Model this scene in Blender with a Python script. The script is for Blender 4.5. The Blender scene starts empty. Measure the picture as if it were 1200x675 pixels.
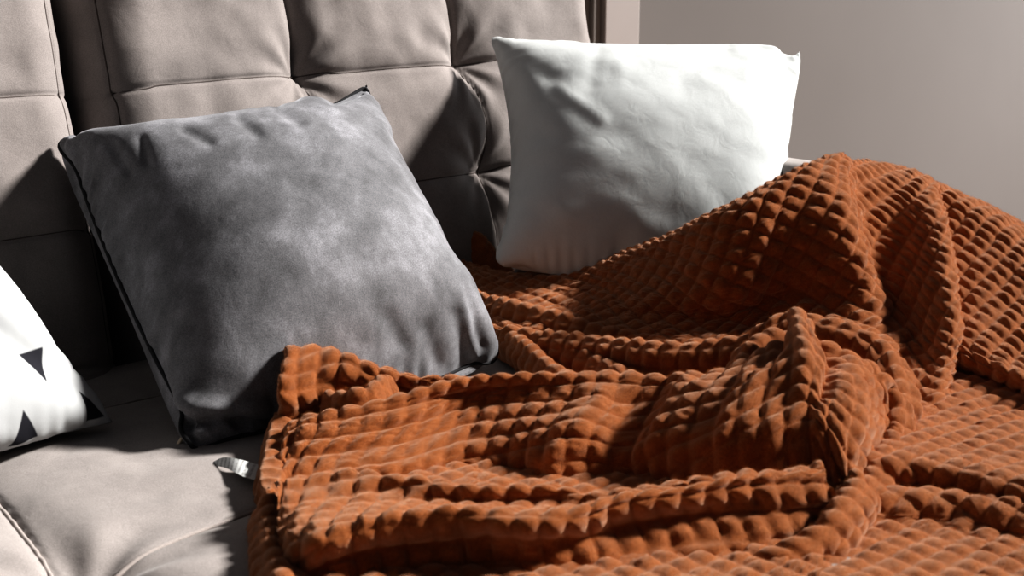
import bpy, bmesh, math, random
import numpy as np
from mathutils import Vector, Matrix

scene = bpy.context.scene
COL = scene.collection
SEAT = 0.42                       # height of the seat surface above the floor

# ------------------------------------------------------------------ camera
PITCH, YAW, FPX = math.radians(13.9), math.radians(43.4), 1700.0
CAM = np.array([0.0, 0.0, SEAT + 0.62])
_fh = np.array([math.sin(YAW), math.cos(YAW), 0.0])
RGT = np.array([math.cos(YAW), -math.sin(YAW), 0.0])
FWD = _fh * math.cos(PITCH) - np.array([0, 0, 1.0]) * math.sin(PITCH)
UPV = np.cross(RGT, FWD)


def ray(px, py):
    return FWD + RGT * (px - 600.0) / FPX + UPV * (337.5 - py) / FPX


def P(px, py, h=0.0):
    """Point at height h above the seat seen at photo pixel (px, py)."""
    d = ray(px, py)
    return CAM + d * ((SEAT + h - CAM[2]) / d[2])


def D(px, py, dist):
    return CAM + ray(px, py) * dist


def proj(v):
    q = np.asarray(v) - CAM
    z = q @ FWD
    return 600.0 + FPX * (q @ RGT) / z, 337.5 - FPX * (q @ UPV) / z


cam_data = bpy.data.cameras.new('camera')
cam = bpy.data.objects.new('camera', cam_data)
COL.objects.link(cam)
cam.matrix_world = Matrix(((RGT[0], UPV[0], -FWD[0], CAM[0]), (RGT[1], UPV[1], -FWD[1], CAM[1]),
                           (RGT[2], UPV[2], -FWD[2], CAM[2]), (0, 0, 0, 1)))
cam_data.sensor_width = 36.0
cam_data.lens = 36.0 * FPX / 1200.0
cam_data.clip_start = 0.05
cam_data.dof.use_dof = True
cam_data.dof.focus_distance = 2.1
cam_data.dof.aperture_fstop = 8.0
scene.camera = cam

# ------------------------------------------------------------------ helpers


def tag(o, label=None, category=None, kind=None, group=None):
    if label: o['label'] = label
    if category: o['category'] = category
    if kind: o['kind'] = kind
    if group: o['group'] = group
    return o


def empty(name, loc=(0, 0, 0)):
    o = bpy.data.objects.new(name, None)
    COL.objects.link(o)
    o.location = loc
    o.empty_display_size = 0.05
    return o


def mesh_obj(name, verts, faces, mat, parent=None, smooth=True, uvs=None):
    me = bpy.data.meshes.new(name)
    verts = np.asarray(verts, dtype=np.float32)
    if isinstance(faces, np.ndarray):
        n, k = faces.shape
        me.vertices.add(len(verts))
        me.vertices.foreach_set('co', verts.ravel())
        me.loops.add(n * k)
        me.loops.foreach_set('vertex_index', faces.ravel().astype(np.int32))
        me.polygons.add(n)
        me.polygons.foreach_set('loop_start', np.arange(0, n * k, k, dtype=np.int32))
        me.update(calc_edges=True)
        me.validate()
    else:
        me.from_pydata([tuple(map(float, v)) for v in verts], [], faces)
    if smooth:
        me.polygons.foreach_set('use_smooth', [True] * len(me.polygons))
    if uvs is not None:
        lay = me.uv_layers.new(name='UVMap')
        li = np.zeros(len(me.loops), dtype=np.int32)
        me.loops.foreach_get('vertex_index', li)
        lay.data.foreach_set('uv', np.asarray(uvs, dtype=np.float32)[li].ravel())
    me.materials.append(mat)
    o = bpy.data.objects.new(name, me)
    COL.objects.link(o)
    if parent:
        o.parent = parent
        o.matrix_parent_inverse = Matrix.Translation(parent.location).inverted()
    return o


def bm_obj(name, bm, mat, parent=None, smooth=True):
    me = bpy.data.meshes.new(name)
    bm.normal_update()
    bm.to_mesh(me)
    bm.free()
    if smooth:
        me.polygons.foreach_set('use_smooth', [True] * len(me.polygons))
    me.materials.append(mat)
    o = bpy.data.objects.new(name, me)
    COL.objects.link(o)
    if parent:
        o.parent = parent
        o.matrix_parent_inverse = Matrix.Translation(parent.location).inverted()
    return o


def box_bm(x0, x1, y0, y1, z0, z1, bevel=0.0, seg=3):
    bm = bmesh.new()
    bmesh.ops.create_cube(bm, size=1.0)
    for v in bm.verts:
        v.co = Vector(((x0 + x1) / 2 + v.co.x * (x1 - x0), (y0 + y1) / 2 + v.co.y * (y1 - y0), (z0 + z1) / 2 + v.co.z * (z1 - z0)))
    if bevel > 0:
        bmesh.ops.bevel(bm, geom=bm.edges[:], offset=bevel, segments=seg, profile=0.5, affect='EDGES')
    return bm


def grid_faces(nr, nc, off=0, flip=False):
    i = np.arange(nr - 1)[:, None] * nc + np.arange(nc - 1)[None, :] + off
    i = i.ravel()
    f = np.stack([i, i + 1, i + nc + 1, i + nc], axis=1)
    return f[:, ::-1].copy() if flip else f


def tube_mesh(pts, rad, closed=False, seg=8):
    pts = np.asarray(pts, float)
    n = len(pts)
    if closed:
        tan = np.roll(pts, -1, 0) - np.roll(pts, 1, 0)
    else:
        tan = np.gradient(pts, axis=0)
    tan /= np.linalg.norm(tan, axis=1)[:, None] + 1e-9
    ref = np.array([0.3, 0.4, 0.86])
    a = np.cross(tan, ref); a /= np.linalg.norm(a, axis=1)[:, None] + 1e-9
    b = np.cross(tan, a)
    ang = np.linspace(0, 2 * np.pi, seg, endpoint=False)
    rad = np.broadcast_to(np.asarray(rad, float), (n,))
    V = pts[:, None, :] + rad[:, None, None] * (np.cos(ang)[None, :, None] * a[:, None, :] + np.sin(ang)[None, :, None] * b[:, None, :])
    V = V.reshape(-1, 3)
    F = []
    for i in range(n if closed else n - 1):
        j = (i + 1) % n
        for k in range(seg):
            k2 = (k + 1) % seg
            F.append((i * seg + k, i * seg + k2, j * seg + k2, j * seg + k))
    if not closed:
        F.append(tuple(range(seg))[::-1])
        F.append(tuple((n - 1) * seg + k for k in range(seg)))
    return V, F


def smooth_noise(shape, cells, rng):
    """Smooth 2-D value noise on a grid."""
    g = rng.standard_normal((cells[0] + 3, cells[1] + 3))
    u = np.linspace(0, cells[0], shape[0]); v = np.linspace(0, cells[1], shape[1])
    iu = np.floor(u).astype(int); iv = np.floor(v).astype(int)
    fu = u - iu; fv = v - iv
    fu = fu * fu * (3 - 2 * fu); fv = fv * fv * (3 - 2 * fv)
    a = g[iu][:, iv] * (1 - fv) + g[iu][:, iv + 1] * fv
    b = g[iu + 1][:, iv] * (1 - fv) + g[iu + 1][:, iv + 1] * fv
    return a * (1 - fu)[:, None] + b * fu[:, None]


# ------------------------------------------------------------------ materials


def nodes_of(name):
    m = bpy.data.materials.new(name)
    m.use_nodes = True
    nt = m.node_tree
    bsdf = nt.nodes['Principled BSDF']
    return m, nt, bsdf


def N(nt, kind, **kw):
    n = nt.nodes.new(kind)
    for k, v in kw.items():
        if k in n.inputs.keys():
            n.inputs[k].default_value = v
        else:
            setattr(n, k, v)
    return n


def noise(nt, scale, detail=3.0, rough=0.55, vec=None, dist=0.0):
    n = N(nt, 'ShaderNodeTexNoise')
    n.inputs['Scale'].default_value = scale
    n.inputs['Detail'].default_value = detail
    n.inputs['Roughness'].default_value = rough
    n.inputs['Distortion'].default_value = dist
    if vec is not None:
        nt.links.new(vec, n.inputs['Vector'])
    return n


def ramp(nt, fac, stops):
    r = N(nt, 'ShaderNodeValToRGB')
    cr = r.color_ramp
    while len(cr.elements) < len(stops):
        cr.elements.new(0.5)
    for e, (p, c) in zip(cr.elements, stops):
        e.position = p
        e.color = (*c, 1.0)
    nt.links.new(fac, r.inputs['Fac'])
    return r


def bump(nt, height, strength, dist, normal=None):
    b = N(nt, 'ShaderNodeBump')
    b.inputs['Strength'].default_value = strength
    b.inputs['Distance'].default_value = dist
    nt.links.new(height, b.inputs['Height'])
    if normal is not None:
        nt.links.new(normal, b.inputs['Normal'])
    return b


def fabric(name, base, var=0.12, weave=900.0, weave_amt=0.25, sheen=0.15, sheen_tint=(1, 1, 1), rough=0.9, blotch=14.0, wrinkle=0.0):
    m, nt, bs = nodes_of(name)
    tc = N(nt, 'ShaderNodeTexCoord')
    obj = tc.outputs['Object']
    n1 = noise(nt, blotch, 4.0, 0.6, obj)
    n2 = noise(nt, weave, 2.0, 0.7, obj)
    lo = tuple(c * (1 - var) for c in base); hi = tuple(min(1, c * (1 + var)) for c in base)
    c1 = ramp(nt, n1.outputs['Fac'], [(0.3, lo), (0.7, hi)])
    mx = N(nt, 'ShaderNodeMixRGB', blend_type='MULTIPLY')
    mx.inputs['Fac'].default_value = 1.0
    r2 = ramp(nt, n2.outputs['Fac'], [(0.3, (1 - weave_amt,) * 3), (0.7, (1 + weave_amt * 0.5,) * 3)])
    nt.links.new(c1.outputs['Color'], mx.inputs['Color1'])
    nt.links.new(r2.outputs['Color'], mx.inputs['Color2'])
    nt.links.new(mx.outputs['Color'], bs.inputs['Base Color'])
    bs.inputs['Roughness'].default_value = rough
    bs.inputs['Sheen Weight'].default_value = sheen
    bs.inputs['Sheen Roughness'].default_value = 0.45
    bs.inputs['Sheen Tint'].default_value = (*sheen_tint, 1)
    bs.inputs['Specular IOR Level'].default_value = 0.15
    b = bump(nt, n2.outputs['Fac'], 0.25, 0.0008)
    if wrinkle > 0:
        n3 = noise(nt, 26.0, 3.0, 0.5, obj, 0.8)
        b = bump(nt, n3.outputs['Fac'], wrinkle, 0.01, b.outputs['Normal'])
    nt.links.new(b.outputs['Normal'], bs.inputs['Normal'])
    return m


def plain(name, base, rough=0.6, spec=0.3, var=0.03, scale=6.0):
    m, nt, bs = nodes_of(name)
    tc = N(nt, 'ShaderNodeTexCoord')
    n1 = noise(nt, scale, 3.0, 0.5, tc.outputs['Object'])
    r = ramp(nt, n1.outputs['Fac'], [(0.3, tuple(c * (1 - var) for c in base)), (0.7, tuple(min(1, c * (1 + var)) for c in base))])
    nt.links.new(r.outputs['Color'], bs.inputs['Base Color'])
    bs.inputs['Roughness'].default_value = rough
    bs.inputs['Specular IOR Level'].default_value = spec
    return m


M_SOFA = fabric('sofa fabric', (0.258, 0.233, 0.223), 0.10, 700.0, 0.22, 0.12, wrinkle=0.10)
M_SOFALIT = fabric('lit sofa fabric', (0.330, 0.301, 0.288), 0.10, 700.0, 0.22, 0.12, wrinkle=0.10)  # same fabric as the back, seat's brighter light put into the colour
M_SEAM = plain('seam thread', (0.10, 0.085, 0.08), 0.9, 0.1)
M_SEAMLIGHT = fabric('seat seam fabric', (0.38, 0.34, 0.32), 0.08)
M_WALL = plain('wall paint', (0.145, 0.131, 0.124), 0.8, 0.2, 0.03, 2.0)
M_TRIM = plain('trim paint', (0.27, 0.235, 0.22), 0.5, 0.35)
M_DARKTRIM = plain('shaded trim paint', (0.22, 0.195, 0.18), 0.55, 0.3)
M_LEG = plain('dark wood', (0.06, 0.04, 0.03), 0.45, 0.4)
M_BLACK = plain('base cloth', (0.03, 0.028, 0.027), 0.9, 0.1)


def floor_material():
    m, nt, bs = nodes_of('floor boards')
    tc = N(nt, 'ShaderNodeTexCoord')
    br = N(nt, 'ShaderNodeTexBrick')
    br.inputs['Scale'].default_value = 1.0
    br.inputs['Brick Width'].default_value = 1.2
    br.inputs['Row Height'].default_value = 0.14
    br.inputs['Mortar Size'].default_value = 0.003
    br.inputs['Color1'].default_value = (0.20, 0.12, 0.07, 1)
    br.inputs['Color2'].default_value = (0.26, 0.16, 0.09, 1)
    br.inputs['Mortar'].default_value = (0.03, 0.02, 0.015, 1)
    nt.links.new(tc.outputs['Object'], br.inputs['Vector'])
    nt.links.new(br.outputs['Color'], bs.inputs['Base Color'])
    bs.inputs['Roughness'].default_value = 0.4
    return m


M_FLOOR = floor_material()

# ------------------------------------------------------------------ room
BACKWALL = 2.30
fl = bm_obj('floor', box_bm(-2.5, 5.6, -2.2, BACKWALL + 0.1, -0.1, 0.0), M_FLOOR, smooth=False); tag(fl, kind='structure')
wl = bm_obj('wall_back', box_bm(-2.5, 5.6, BACKWALL, BACKWALL + 0.1, 0.0, 2.6), M_WALL, smooth=False); tag(wl, kind='structure')
# door casing next to the sofa back: flat board with a stepped inner edge
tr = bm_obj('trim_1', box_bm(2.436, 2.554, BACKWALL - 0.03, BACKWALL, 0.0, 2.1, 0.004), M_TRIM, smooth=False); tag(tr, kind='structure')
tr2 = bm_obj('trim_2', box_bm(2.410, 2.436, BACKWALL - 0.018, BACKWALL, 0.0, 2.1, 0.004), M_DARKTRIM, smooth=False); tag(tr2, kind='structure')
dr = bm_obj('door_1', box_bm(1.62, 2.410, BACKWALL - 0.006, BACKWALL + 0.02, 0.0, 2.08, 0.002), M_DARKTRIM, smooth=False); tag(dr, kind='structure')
bb = bm_obj('baseboard_back', box_bm(2.554, 5.6, BACKWALL - 0.014, BACKWALL, 0.0, 0.06, 0.003), M_TRIM, smooth=False); tag(bb, kind='structure')
# ------------------------------------------------------------------ sofa
sofa = empty('sofa', (1.0, 1.2, 0.0))
tag(sofa, 'light grey-beige fabric sofa with tufted back cushions and stitched seat', 'sofa')
TILT = math.radians(14.0)
B_UP = np.array([0, math.sin(TILT), math.cos(TILT)])
B_OUT = np.array([0, -math.cos(TILT), math.sin(TILT)])
B_ORG = np.array([0, 1.86, SEAT])
ROWS = (0.012, 0.204, 0.397, 0.60)


def line_groove(d, depth, w, sharp=0.004, sdepth=0.004):
    return depth * np.exp(-np.abs(d) / w) + sdepth * np.exp(-(d / sharp) ** 2)


def back_cushion(x0, x1, cols, seed, stitch):
    """One tufted back block, from x0 to x1, reclined; returns its thing part."""
    rng = np.random.default_rng(seed)
    t0, t1 = -0.03, 0.66
    nx, nt_ = int((x1 - x0) / 0.004) + 1, int((t1 - t0) / 0.004) + 1
    X = np.linspace(x0, x1, nx)[None, :] * np.ones((nt_, 1))
    T = np.linspace(t0, t1, nt_)[:, None] * np.ones((1, nx))
    out = np.full((nt_, nx), 0.045)
    # each tuft pillows up between its seams
    for r in ROWS[:-1]:
        wob = 0.003 * np.sin((X - x0) * 9 + r * 30)
        out -= line_groove(T - r - wob, 0.007, 0.026, 0.0028, 0.0040)
    for c in cols:
        w = 0.006 * np.sin(T * 11 + c * 7)
        upper = 1.0 / (1 + np.exp(-(T - 0.40) / 0.012))
        depth = 0.010 + 0.026 * upper
        d = X - c - w - 0.02 * np.sin(np.clip((T - 0.204) / 0.193, 0, 1) * np.pi) * (T < 0.397)
        out -= depth * np.exp(-np.abs(d) / 0.030) + (0.003 + 0.006 * upper) * np.exp(-(d / 0.003) ** 2)
        for r in ROWS[1:-1]:
            rr = np.sqrt((X - c) ** 2 + ((T - r) * 1.1) ** 2)
            out -= 0.020 * np.exp(-(rr / 0.045) ** 2)
            th = np.arctan2(T - r, X - c)
            out += 0.0028 * np.exp(-((rr - 0.06) / 0.05) ** 2) * np.sin(th * 9 + seed + c * 20)
    if stitch is not None:
        out -= 0.0040 * np.exp(-((X - stitch - 0.004 * np.sin(T * 8)) / 0.0025) ** 2)
    # slack-fabric wrinkles
    out += 0.0022 * smooth_noise((nt_, nx), (9, 14), rng) + 0.0011 * smooth_noise((nt_, nx), (22, 30), rng)
    # vertical drag lines hanging from the top roll
    out += 0.004 * np.exp(-((T - 0.56) / 0.07) ** 2) * smooth_noise((nt_, nx), (2, 26), rng)
    # rounded borders
    R = 0.085
    for e in (X - x0, x1 - X):
        q = np.clip(1 - e / R, 0, 1)
        out -= 0.10 * (1 - np.sqrt(np.clip(1 - q * q, 0, 1)))
    q = np.clip(1 - (t1 - T) / 0.11, 0, 1)
    out -= 0.14 * (1 - np.sqrt(np.clip(1 - q * q, 0, 1)))
    V = B_ORG[None, None, :] + X[..., None] * np.array([1.0, 0, 0]) + T[..., None] * B_UP + out[..., None] * B_OUT
    # close the block: back skirt
    idx = np.arange(nt_ * nx).reshape(nt_, nx)
    loop = np.concatenate([idx[0, :], idx[1:, -1], idx[-1, -2::-1], idx[-2:0:-1, 0]])
    Vf = V.reshape(-1, 3)
    back = Vf[loop].copy()
    sh = (back - B_ORG) @ B_OUT
    back += (-0.20 - sh)[:, None] * B_OUT
    n0 = len(Vf)
    F = [tuple(f) for f in grid_faces(nt_, nx)]
    m = len(loop)
    F += [(loop[i], n0 + i, n0 + (i + 1) % m, loop[(i + 1) % m]) for i in range(m)]
    F.append(tuple(n0 + i for i in range(m)))
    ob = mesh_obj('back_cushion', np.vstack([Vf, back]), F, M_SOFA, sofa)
    # dark sewn lines lying in the grooves
    lines = [np.array([V[int(np.argmin(np.abs(T[:, 0] - r - 0.003 * math.sin((x - x0) * 9 + r * 30)))), j] for j, x in enumerate(X[0]) if x0 + 0.03 < x < x1 - 0.03]) for r in ROWS[1:-1]]
    for c in cols:
        ln = []
        for i, t in enumerate(T[:, 0]):
            if 0.02 < t < 0.60:
                xx = c + 0.006 * math.sin(t * 11 + c * 7) + (0.02 * math.sin(min(1, max(0, (t - 0.204) / 0.193)) * math.pi) if t < 0.397 else 0)
                ln.append(V[i, int(np.argmin(np.abs(X[0] - xx)))])
        lines.append(np.array(ln))
    if stitch is not None:
        lines.append(np.array([V[i, int(np.argmin(np.abs(X[0] - stitch - 0.004 * math.sin(t * 8))))] for i, t in enumerate(T[:, 0]) if 0.02 < t < 0.60]))
    for ln in lines:
        for _ in range(6):
            ln[1:-1] = 0.5 * ln[1:-1] + 0.25 * (ln[:-2] + ln[2:])
        tv, tf = tube_mesh(ln[::2], 0.0013, seg=6)
        mesh_obj('seam', tv, tf, M_SEAM, ob)
    return ob


back_cushion(1.005, 2.075, (1.36, 1.71), 3, 1.035)
back_cushion(-0.10, 0.985, (0.26, 0.61), 8, 0.955)

# seat: one broad cushion with piped tuft seams
def seat_height(X, Y):
    z = np.full(X.shape, 0.0)
    for y in (1.265, 1.715):
        z -= line_groove(Y - y - 0.008 * np.sin((X - 0.61) / 0.35 * np.pi), 0.010, 0.05, 0.004, 0.003)
    for c in (-0.14, 0.61, 1.36):
        d = X - c + 0.028 * np.sin(Y * 6.8)
        z -= 0.018 * np.exp(-np.abs(d) / 0.045) + 0.005 * np.exp(-(d / 0.004) ** 2)
        rr = np.sqrt((X - c) ** 2 + (Y - 1.265) ** 2)
        z -= 0.022 * np.exp(-(rr / 0.06) ** 2)
        th = np.arctan2(Y - 1.265, X - c)
        z += 0.004 * np.exp(-((rr - 0.08) / 0.05) ** 2) * np.sin(th * 7 + 1.0)
    return z


sx0, sx1, sy0, sy1 = -0.60, 2.02, 0.30, 1.90
nx, ny = 525, 321
XX = np.linspace(sx0, sx1, nx)[None, :] * np.ones((ny, 1))
YY = np.linspace(sy0, sy1, ny)[:, None] * np.ones((1, nx))
rng = np.random.default_rng(5)
ZZ = SEAT + 0.008 + seat_height(XX, YY) + 0.0022 * smooth_noise((ny, nx), (14, 20), rng) + 0.001 * smooth_noise((ny, nx), (40, 60), rng)
for e in (XX - sx0, sx1 - XX, YY - sy0, sy1 - YY):
    q = np.clip(1 - e / 0.06, 0, 1)
    ZZ -= 0.06 * (1 - np.sqrt(np.clip(1 - q * q, 0, 1)))
top = np.stack([XX, YY, ZZ], -1).reshape(-1, 3)
idx = np.arange(nx * ny).reshape(ny, nx)
loop = np.concatenate([idx[0, :], idx[1:, -1], idx[-1, -2::-1], idx[-2:0:-1, 0]])
low = top[loop].copy(); low[:, 2] = SEAT - 0.20
F = [tuple(f) for f in grid_faces(ny, nx)]
m, n0 = len(loop), nx * ny
F += [(loop[i], n0 + i, n0 + (i + 1) % m, loop[(i + 1) % m]) for i in range(m)]
F.append(tuple(n0 + i for i in range(m)))
seat_obj = mesh_obj('seat_cushion', np.vstack([top, low]), F, M_SOFALIT, sofa)


def seat_z(x, y):
    i = int(np.clip(round((y - sy0) / (sy1 - sy0) * (ny - 1)), 0, ny - 1)); j = int(np.clip(round((x - sx0) / (sx1 - sx0) * (nx - 1)), 0, nx - 1))
    return ZZ[i, j]


# corded piping in the seat seams
pip = []
for y in (1.265, 1.715):
    xs = np.linspace(-0.5, 1.98, 160)
    ys = y + 0.008 * np.sin((xs - 0.61) / 0.35 * np.pi)
    pip.append(np.array([(a, b, seat_z(a, b) + 0.0015) for a, b in zip(xs, ys)]))
for c in (-0.14, 0.61, 1.36):
    ys = np.linspace(0.36, 1.86, 120)
    xs = c - 0.028 * np.sin(ys * 6.8)
    pip.append(np.array([(a, b, seat_z(a, b) + 0.0015) for a, b in zip(xs, ys)]))
for p in pip:
    V, F = tube_mesh(p, 0.0028, seg=6)
    mesh_obj('piping', V, F, M_SEAMLIGHT, seat_obj)

# low padded arm at the far end, its top sloping down to the front
na, nl = 40, 60
ys = np.linspace(0.50, 1.80, nl)
V = []
for y in ys:
    s = np.clip((y - 0.50) / 0.85, 0, 1)
    hh = 0.045 + 0.195 * (s * s * (3 - 2 * s))
    endr = math.sqrt(max(0.0, 1 - max(0.0, 1 - (y - 0.50) / 0.08) ** 2)) if y < 0.58 else 1.0
    w0, w1 = 1.955, 2.085
    zt = SEAT + hh * (0.6 + 0.4 * endr)
    z0 = 0.12
    for k in range(na):
        a = k / (na - 1)
        # superellipse profile from inner bottom over the top to the outer bottom
        ang = math.pi * (1 - a)
        cx = math.copysign(abs(math.cos(ang)) ** 0.42, math.cos(ang)); cz = abs(math.sin(ang)) ** 0.42
        V.append(((w0 + w1) / 2 + cx * (w1 - w0) / 2, y, z0 + (zt - z0) * cz))
F = [tuple(f) for f in grid_faces(nl, na, flip=True)]
F.append(tuple(range(na)))
F.append(tuple((nl - 1) * na + k for k in range(na))[::-1])
arm = mesh_obj('armrest', V, F, M_SOFALIT, sofa)
bm_obj('base', box_bm(-0.58, 2.07, 0.34, 2.05, 0.10, SEAT - 0.19, 0.01), M_BLACK, sofa, smooth=False)
for lx in (-0.50, 2.00):
    for ly in (0.42, 1.95):
        bm = bmesh.new()
        bmesh.ops.create_cone(bm, cap_ends=True, segments=20, radius1=0.018, radius2=0.028, depth=0.10)
        bmesh.ops.translate(bm, verts=bm.verts[:], vec=(lx, ly, 0.05))
        bm_obj('leg', bm, M_LEG, sofa)
# ------------------------------------------------------------------ cushions
def up_axis(A, m, axis):
    """Cubic resample of an array along an axis to m samples (uniform parameter)."""
    A = np.moveaxis(A, axis, 0)
    n = A.shape[0]
    x = np.linspace(0, n - 1, m)
    i = np.clip(np.floor(x).astype(int), 0, n - 2)
    t = (x - i).reshape((-1,) + (1,) * (A.ndim - 1))
    g = lambda k: A[np.clip(k, 0, n - 1)]
    a, b, c, d = g(i - 1), g(i), g(i + 1), g(i + 2)
    r = 0.5 * ((2 * b) + (c - a) * t + (2 * a - 5 * b + 4 * c - d) * t ** 2 + (3 * b - a - 3 * c + d) * t ** 3)
    return np.moveaxis(r, 0, axis)


def grid_tris(n):
    i = (np.arange(n - 1)[:, None] * n + np.arange(n - 1)[None, :]).ravel()
    return np.vstack([np.stack([i, i + 1, i + n + 1], 1), np.stack([i, i + n + 1, i + n], 1)])


def sew_cushion(corners, side, height, depth, n=47, steps=260, seed=1, planes=(), gather=1.0, crumple=0.0, pinc=0.25, bend=0.08, puffy=0.07, taper=0.0, press=0.0016, fine=151, creases=(), extra=(), pucker=0.0016, slack=0.0012, flip=1):
    """Two square cloth layers sewn at the rim and stuffed: a small position-based cloth solver, so the wrinkles come from the seams.
    corners TL TR BR BL in space, side/height the cloth size, depth the stuffing thickness."""
    rng = np.random.default_rng(seed)
    TL, TR, BR, BL = [np.asarray(c, float) for c in corners]
    u = np.linspace(0, 1, n); U, Vv = np.meshgrid(u, u)          # U across, Vv downwards
    Q = (TL * ((1 - U) * (1 - Vv))[..., None] + TR * (U * (1 - Vv))[..., None] + BR * (U * Vv)[..., None] + BL * ((1 - U) * Vv)[..., None])
    nrm = np.cross(TR - TL, BL - TL); nrm /= np.linalg.norm(nrm)
    nrm *= -flip
    idx_f = np.arange(n * n).reshape(n, n)
    rim = np.zeros((n, n), bool); rim[0] = rim[-1] = True; rim[:, 0] = rim[:, -1] = True
    idx_b = idx_f.copy()
    idx_b[~rim] = n * n + np.arange((~rim).sum())
    NV = n * n + int((~rim).sum())
    X = np.zeros((NV, 3))
    bul = (16 * U * (1 - U) * Vv * (1 - Vv)) ** 0.6 * 0.02
    X[idx_f] = Q + nrm * bul[..., None]
    X[idx_b[~rim]] = (Q - nrm * bul[..., None])[~rim]
    X += rng.standard_normal(X.shape) * 0.0012
    dx, dy = side / (n - 1), height / (n - 1)
    a_, b_ = 2 * U - 1, 2 * Vv - 1
    pl = np.stack([0.5 * side * a_ * (1 - taper * Vv) * (1 + puffy * (1 - b_ ** 2)), 0.5 * height * b_ * (1 + puffy * (1 - a_ ** 2))], -1).reshape(-1, 2)
    flat = np.zeros((NV, 2)); flat[idx_f.ravel()] = pl; flat[idx_b.ravel()] = pl
    groups = []

    def add(a, b, L, k):
        a = a.ravel(); b = b.ravel()
        groups.append((a, b, np.linalg.norm(flat[a] - flat[b], axis=1) * L, k))
    for I in (idx_f, idx_b):
        for s in (0, 1):
            add(I[:, s:-1:2], I[:, s + 1::2], 1.0, 1.0)
            add(I[s:-1:2, :], I[s + 1::2, :], 1.0, 1.0)
        for s in (0, 1):
            for q in (0, 1):
                add(I[s:-1:2, q:-1:2], I[s + 1::2, q + 1::2], 1.0, 0.35)
                add(I[s + 1::2, q:-1:2], I[s:-1:2, q + 1::2], 1.0, 0.35)
        for s in range(4):
            for lo, hi in ((s, s + 2),):
                a = np.arange(s, n - 2, 4)
                if len(a):
                    add(I[:, a], I[:, a + 2], 1.0, bend)
                    add(I[a, :], I[a + 2, :], 1.0, bend)
    if gather != 1.0:
        for I in (idx_f,):
            for e in (I[0], I[-1], I[:, 0], I[:, -1]):
                for s in (0, 1):
                    add(e[s:-1:2], e[s + 1::2], gather, 1.0)
    for e in (idx_f[0], idx_f[-1], idx_f[:, 0], idx_f[:, -1]):   # the sewn rim is stiffer than the cloth
        for st, kk in ((3, 0.5), (7, 0.35)):
            for s in range(0, 2 * st):
                a = np.arange(s, n - st, 2 * st)
                if len(a):
                    add(e[a], e[a + st], gather, kk)
    tri_f = grid_tris(n)
    tri = np.vstack([tri_f, idx_b.ravel()[tri_f][:, ::-1]])
    target = side * height * depth * 0.55
    Xp = X.copy()
    pins = np.array([idx_f[0, 0], idx_f[0, -1], idx_f[-1, -1], idx_f[-1, 0]])
    pinX = np.array([TL, TR, BR, BL])
    for (fi, fj, pt) in extra:
        pins = np.append(pins, idx_f[int(round(fi * (n - 1))), int(round(fj * (n - 1)))])
        pinX = np.vstack([pinX, pt])
    sgn = None
    for it in range(steps):
        v = (X - Xp) * 0.93
        Xp = X.copy()
        a, b, c = X[tri[:, 0]], X[tri[:, 1]], X[tri[:, 2]]
        cr = np.cross(b - a, c - a)
        cen = X.mean(0)
        vol = np.einsum('ij,ij->i', a - cen, cr).sum() / 6
        if sgn is None:
            sgn = 1.0 if vol > 0 else -1.0
        vol *= sgn
        pr = np.clip((target - vol) / target, -0.5, 1.0)
        acc = np.zeros_like(X)
        for k in range(3):
            np.add.at(acc, tri[:, k], cr * sgn / 6)
        X = X + v + acc * (pr * 6.0 / (dx * dy) * press)
        for _ in range(7):
            for ia, ib, L, k in groups:
                d = X[ib] - X[ia]
                ln = np.sqrt((d * d).sum(1)) + 1e-12
                cor = d * ((ln - L) / ln * 0.5 * k)[:, None]
                X[ia] += cor; X[ib] -= cor
            X[pins] += (pinX - X[pins]) * pinc
            for (pn, pd) in planes:
                s = X @ pn - pd
                bad = s < 0
                X[bad] -= s[bad][:, None] * pn
                Xp[bad] += (X[bad] - Xp[bad]) * 0.3
    print('VOL', round(vol / target, 3))
    # finer cloth through the solved points
    m = fine
    Ff, Fb = (up_axis(up_axis(X[I], m, 0), m, 1) for I in (idx_f, idx_b))
    gu, gv = np.gradient(Ff, axis=1), np.gradient(Ff, axis=0)
    nn = np.cross(gu, gv); nn /= np.linalg.norm(nn, axis=2)[..., None] + 1e-12
    if (nn * (CAM - Ff)).sum() < 0:
        nn = -nn
    z = (Ff - CAM) @ FWD
    qx = 600 + FPX * ((Ff - CAM) @ RGT) / z; qy = 337.5 - FPX * ((Ff - CAM) @ UPV) / z
    uu = np.linspace(0, 1, m); U2, V2 = np.meshgrid(uu, uu)
    fade = np.clip(np.minimum(np.minimum(U2, 1 - U2), np.minimum(V2, 1 - V2)) / 0.02, 0, 1)
    disp = np.zeros((m, m))
    for line, wd, am in creases:
        best = np.full((m, m), 1e9)
        for (x0, y0), (x1, y1) in zip(line[:-1], line[1:]):
            ex, ey = x1 - x0, y1 - y0
            f_ = np.clip(((qx - x0) * ex + (qy - y0) * ey) / (ex * ex + ey * ey + 1e-9), 0, 1)
            best = np.minimum(best, np.hypot(qx - x0 - f_ * ex, qy - y0 - f_ * ey))
        disp += am * np.exp(-(best / wd) ** 2)
    # puckers running in from the seams
    for t, e in ((U2, V2), (U2, 1 - V2), (V2, U2), (V2, 1 - U2)):
        k = rng.standard_normal(40)
        ph = np.interp(t + 0.02 * np.sin(e * 20), np.linspace(0, 1, 40), k)
        disp += pucker * ph * np.exp(-(e / 0.07) ** 1.2)
    disp += slack * smooth_noise((m, m), (9, 9), rng) + 0.4 * slack * smooth_noise((m, m), (20, 17), rng)
    Ff = Ff + nn * (disp * fade)[..., None]
    rim = np.zeros((m, m), bool); rim[0] = rim[-1] = True; rim[:, 0] = rim[:, -1] = True
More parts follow.
